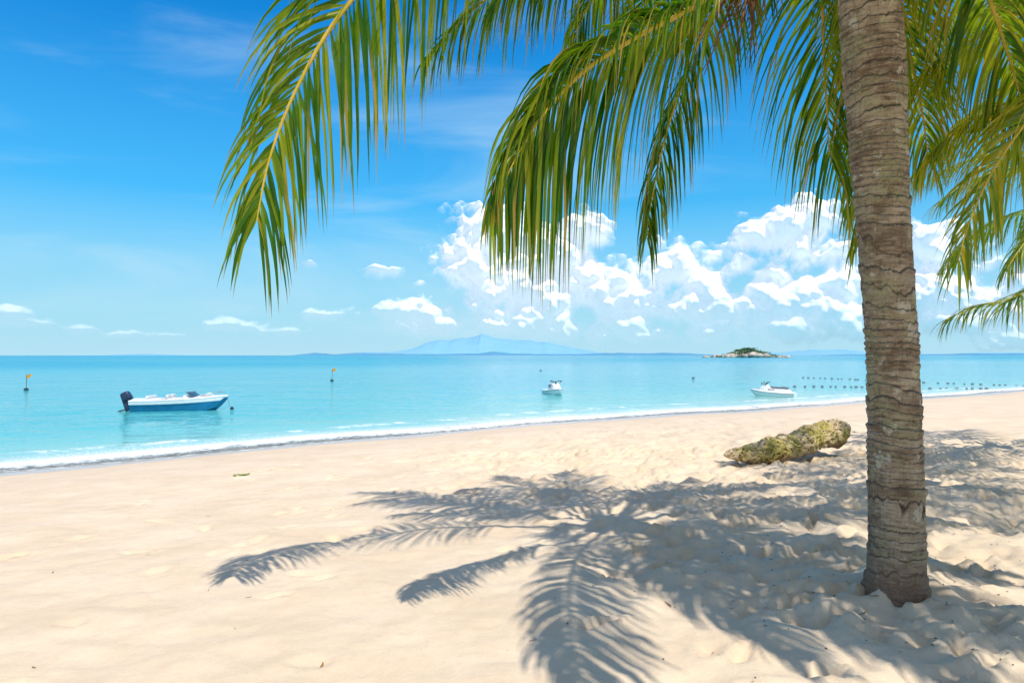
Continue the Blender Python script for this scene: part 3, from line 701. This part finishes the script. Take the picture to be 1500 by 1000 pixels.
# ------------------------------------------------------------ islands / hills
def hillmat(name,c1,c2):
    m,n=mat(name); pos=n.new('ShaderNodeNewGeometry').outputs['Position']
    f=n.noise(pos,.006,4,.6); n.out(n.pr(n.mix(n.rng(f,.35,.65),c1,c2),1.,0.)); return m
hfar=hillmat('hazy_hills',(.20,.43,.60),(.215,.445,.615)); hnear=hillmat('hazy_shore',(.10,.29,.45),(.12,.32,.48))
def hills(name,prof,D,mt,seed):
    pxs=np.array([p[0] for p in prof],float); hs_=np.array([p[1] for p in prof],float)
    u=np.arange(pxs[0],pxs[-1],1.5); h=np.interp(u,pxs,hs_); h=h*(1+.22*(fbm(u*.07+seed,u*0,0.,4)-.5))+0.8*(fbm(u*.2+seed,u*0+4,0.,3)-.5)*(h>1)
    rows=[]
    for k,(dy,f) in enumerate(((-.10,-.1),(-.07,.35),(-.035,.72),(0,1.),(.05,.5),(.1,-.1))):
        nn=1+.25*(fbm(u*.08+k*.6,u*0+k*.9,seed,3)-.5) if k in (1,2) else 1
        rows.append(np.stack([(u-750)*D/1000,D*(1+dy)+0*u,SEA+h*f*nn*D/1000],-1))
    V=np.stack(rows); mesh_np(name,V.reshape(-1,3),grid_faces(6,len(u)),[mt])
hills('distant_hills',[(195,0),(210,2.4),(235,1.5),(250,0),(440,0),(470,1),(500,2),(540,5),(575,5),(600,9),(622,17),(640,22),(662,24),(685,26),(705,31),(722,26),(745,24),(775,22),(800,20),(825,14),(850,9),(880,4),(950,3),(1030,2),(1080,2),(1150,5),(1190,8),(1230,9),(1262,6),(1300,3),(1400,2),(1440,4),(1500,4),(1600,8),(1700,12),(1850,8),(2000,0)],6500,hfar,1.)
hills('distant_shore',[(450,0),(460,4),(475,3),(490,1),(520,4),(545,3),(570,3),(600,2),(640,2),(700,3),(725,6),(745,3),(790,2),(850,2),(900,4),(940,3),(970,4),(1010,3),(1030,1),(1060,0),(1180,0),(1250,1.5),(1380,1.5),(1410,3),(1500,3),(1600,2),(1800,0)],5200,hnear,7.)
isl=empty('rocky_island',(0,0,0))
rockm,n=mat('granite'); pos=n.new('ShaderNodeNewGeometry').outputs['Position']
n.out(n.pr(n.mix(n.rng(n.noise(pos,.25,4,.7),.4,.6),(.36,.31,.26),(.62,.56,.48)),.9,.2))
folm,n=mat('island_foliage'); pos=n.new('ShaderNodeNewGeometry').outputs['Position']
n.out(n.pr(n.mix(n.rng(n.noise(pos,.4,3,.6),.4,.6),(.05,.12,.07),(.13,.22,.11)),.8,.1))
its=[]; rs=np.random.RandomState(4)
for i in range(70):
    u=rs.normal(1095,26) if i<50 else rs.uniform(1030,1158); env=math.exp(-((u-1093)/30)**2)
    D=600+rs.uniform(-14,14); r=rs.uniform(1.2,2.8)*(.6+.8*env)
    its.append(blobmesh('',((u-750)*.6,D,SEA+r*.3+env*1.2),(r*1.5,r*1.3,r*.9),None,None,i*3.1,.35,2.,nu=16,nv=10))
multi('boulders',its,[rockm],isl)
V=[];F=[]
for i in range(5200):
    u=rs.normal(1096,17); env=math.exp(-((u-1096)/24)**2); hh_=1.5+6.2*env*rs.uniform(.25,1)**.5*(.75+.5*float(vnoise(u*.18,0.)))
    c=np.array([(u-750)*.6,600+rs.normal(0,7),SEA+hh_]); a,b=norm(rs.normal(size=3)),norm(rs.normal(size=3)); s_=.35
    V+= [c-a*s_-b*s_,c+a*s_-b*s_,c+a*s_+b*s_,c-a*s_+b*s_]; F.append([4*i,4*i+1,4*i+2,4*i+3])
mesh_np('tree_cover',np.array(V),np.array(F),[folm],isl,smooth=False)
# ------------------------------------------------------------ beach litter
lit1=simple('dry_leaf_bits',(.34,.18,.06),.8,.2,.4,30); lit2=simple('dark_bits',(.07,.05,.03),.9,.1,.3,30); lit3=simple('fresh_leaf_bit',(.20,.30,.03),.6,.3,.2,30)
its=[];mi=[]
rs=np.random.RandomState(9)
def bit(x,y,l,wd,a,mk,curl=.3):
    s=np.linspace(-1,1,7)[:,None]; q=np.array([-1,0,1.])[None]
    w_=(1-s**2)*.9+.1
    X_=s*l; Y_=q*wd*w_+.15*l*s*s; Z_=curl*l*(s*s)*.4+abs(q)*wd*.4
    ca,sa=math.cos(a),math.sin(a)
    its.append((np.stack([x+X_*ca-Y_*sa,y+X_*sa+Y_*ca,gz(x,y)+.004+Z_+0*X_],-1).reshape(-1,3),grid_faces(7,3))); mi.append(mk)
for i in range(300):
    x=rs.normal(3.2,1.1); y=rs.normal(4.5,1.0)
    if y<2.5: continue
    bit(x,y,rs.uniform(.005,.012),rs.uniform(.003,.006),rs.uniform(0,6.28),1,1.)
for i in range(60):
    bit(rs.uniform(-4,6),rs.uniform(2.8,10),rs.uniform(.010,.03),rs.uniform(.002,.005),rs.uniform(0,6.28),0)
for x,y,l,a in ((1.0,4.35,.05,1.8),(-1.0,3.6,.03,1.6),(2.1,4.1,.07,.5),(2.3,4.3,.08,.2),(2.0,4.5,.06,2.9),(2.75,4.2,.06,1.)): bit(x,y,l,.006,a,0)
bit(-4.05,10.3,.09,.04,.4,2); bit(-4.2,10.35,.06,.03,1.9,2)
multi('beach_litter',its,[lit1,lit2,lit3],mi=mi)
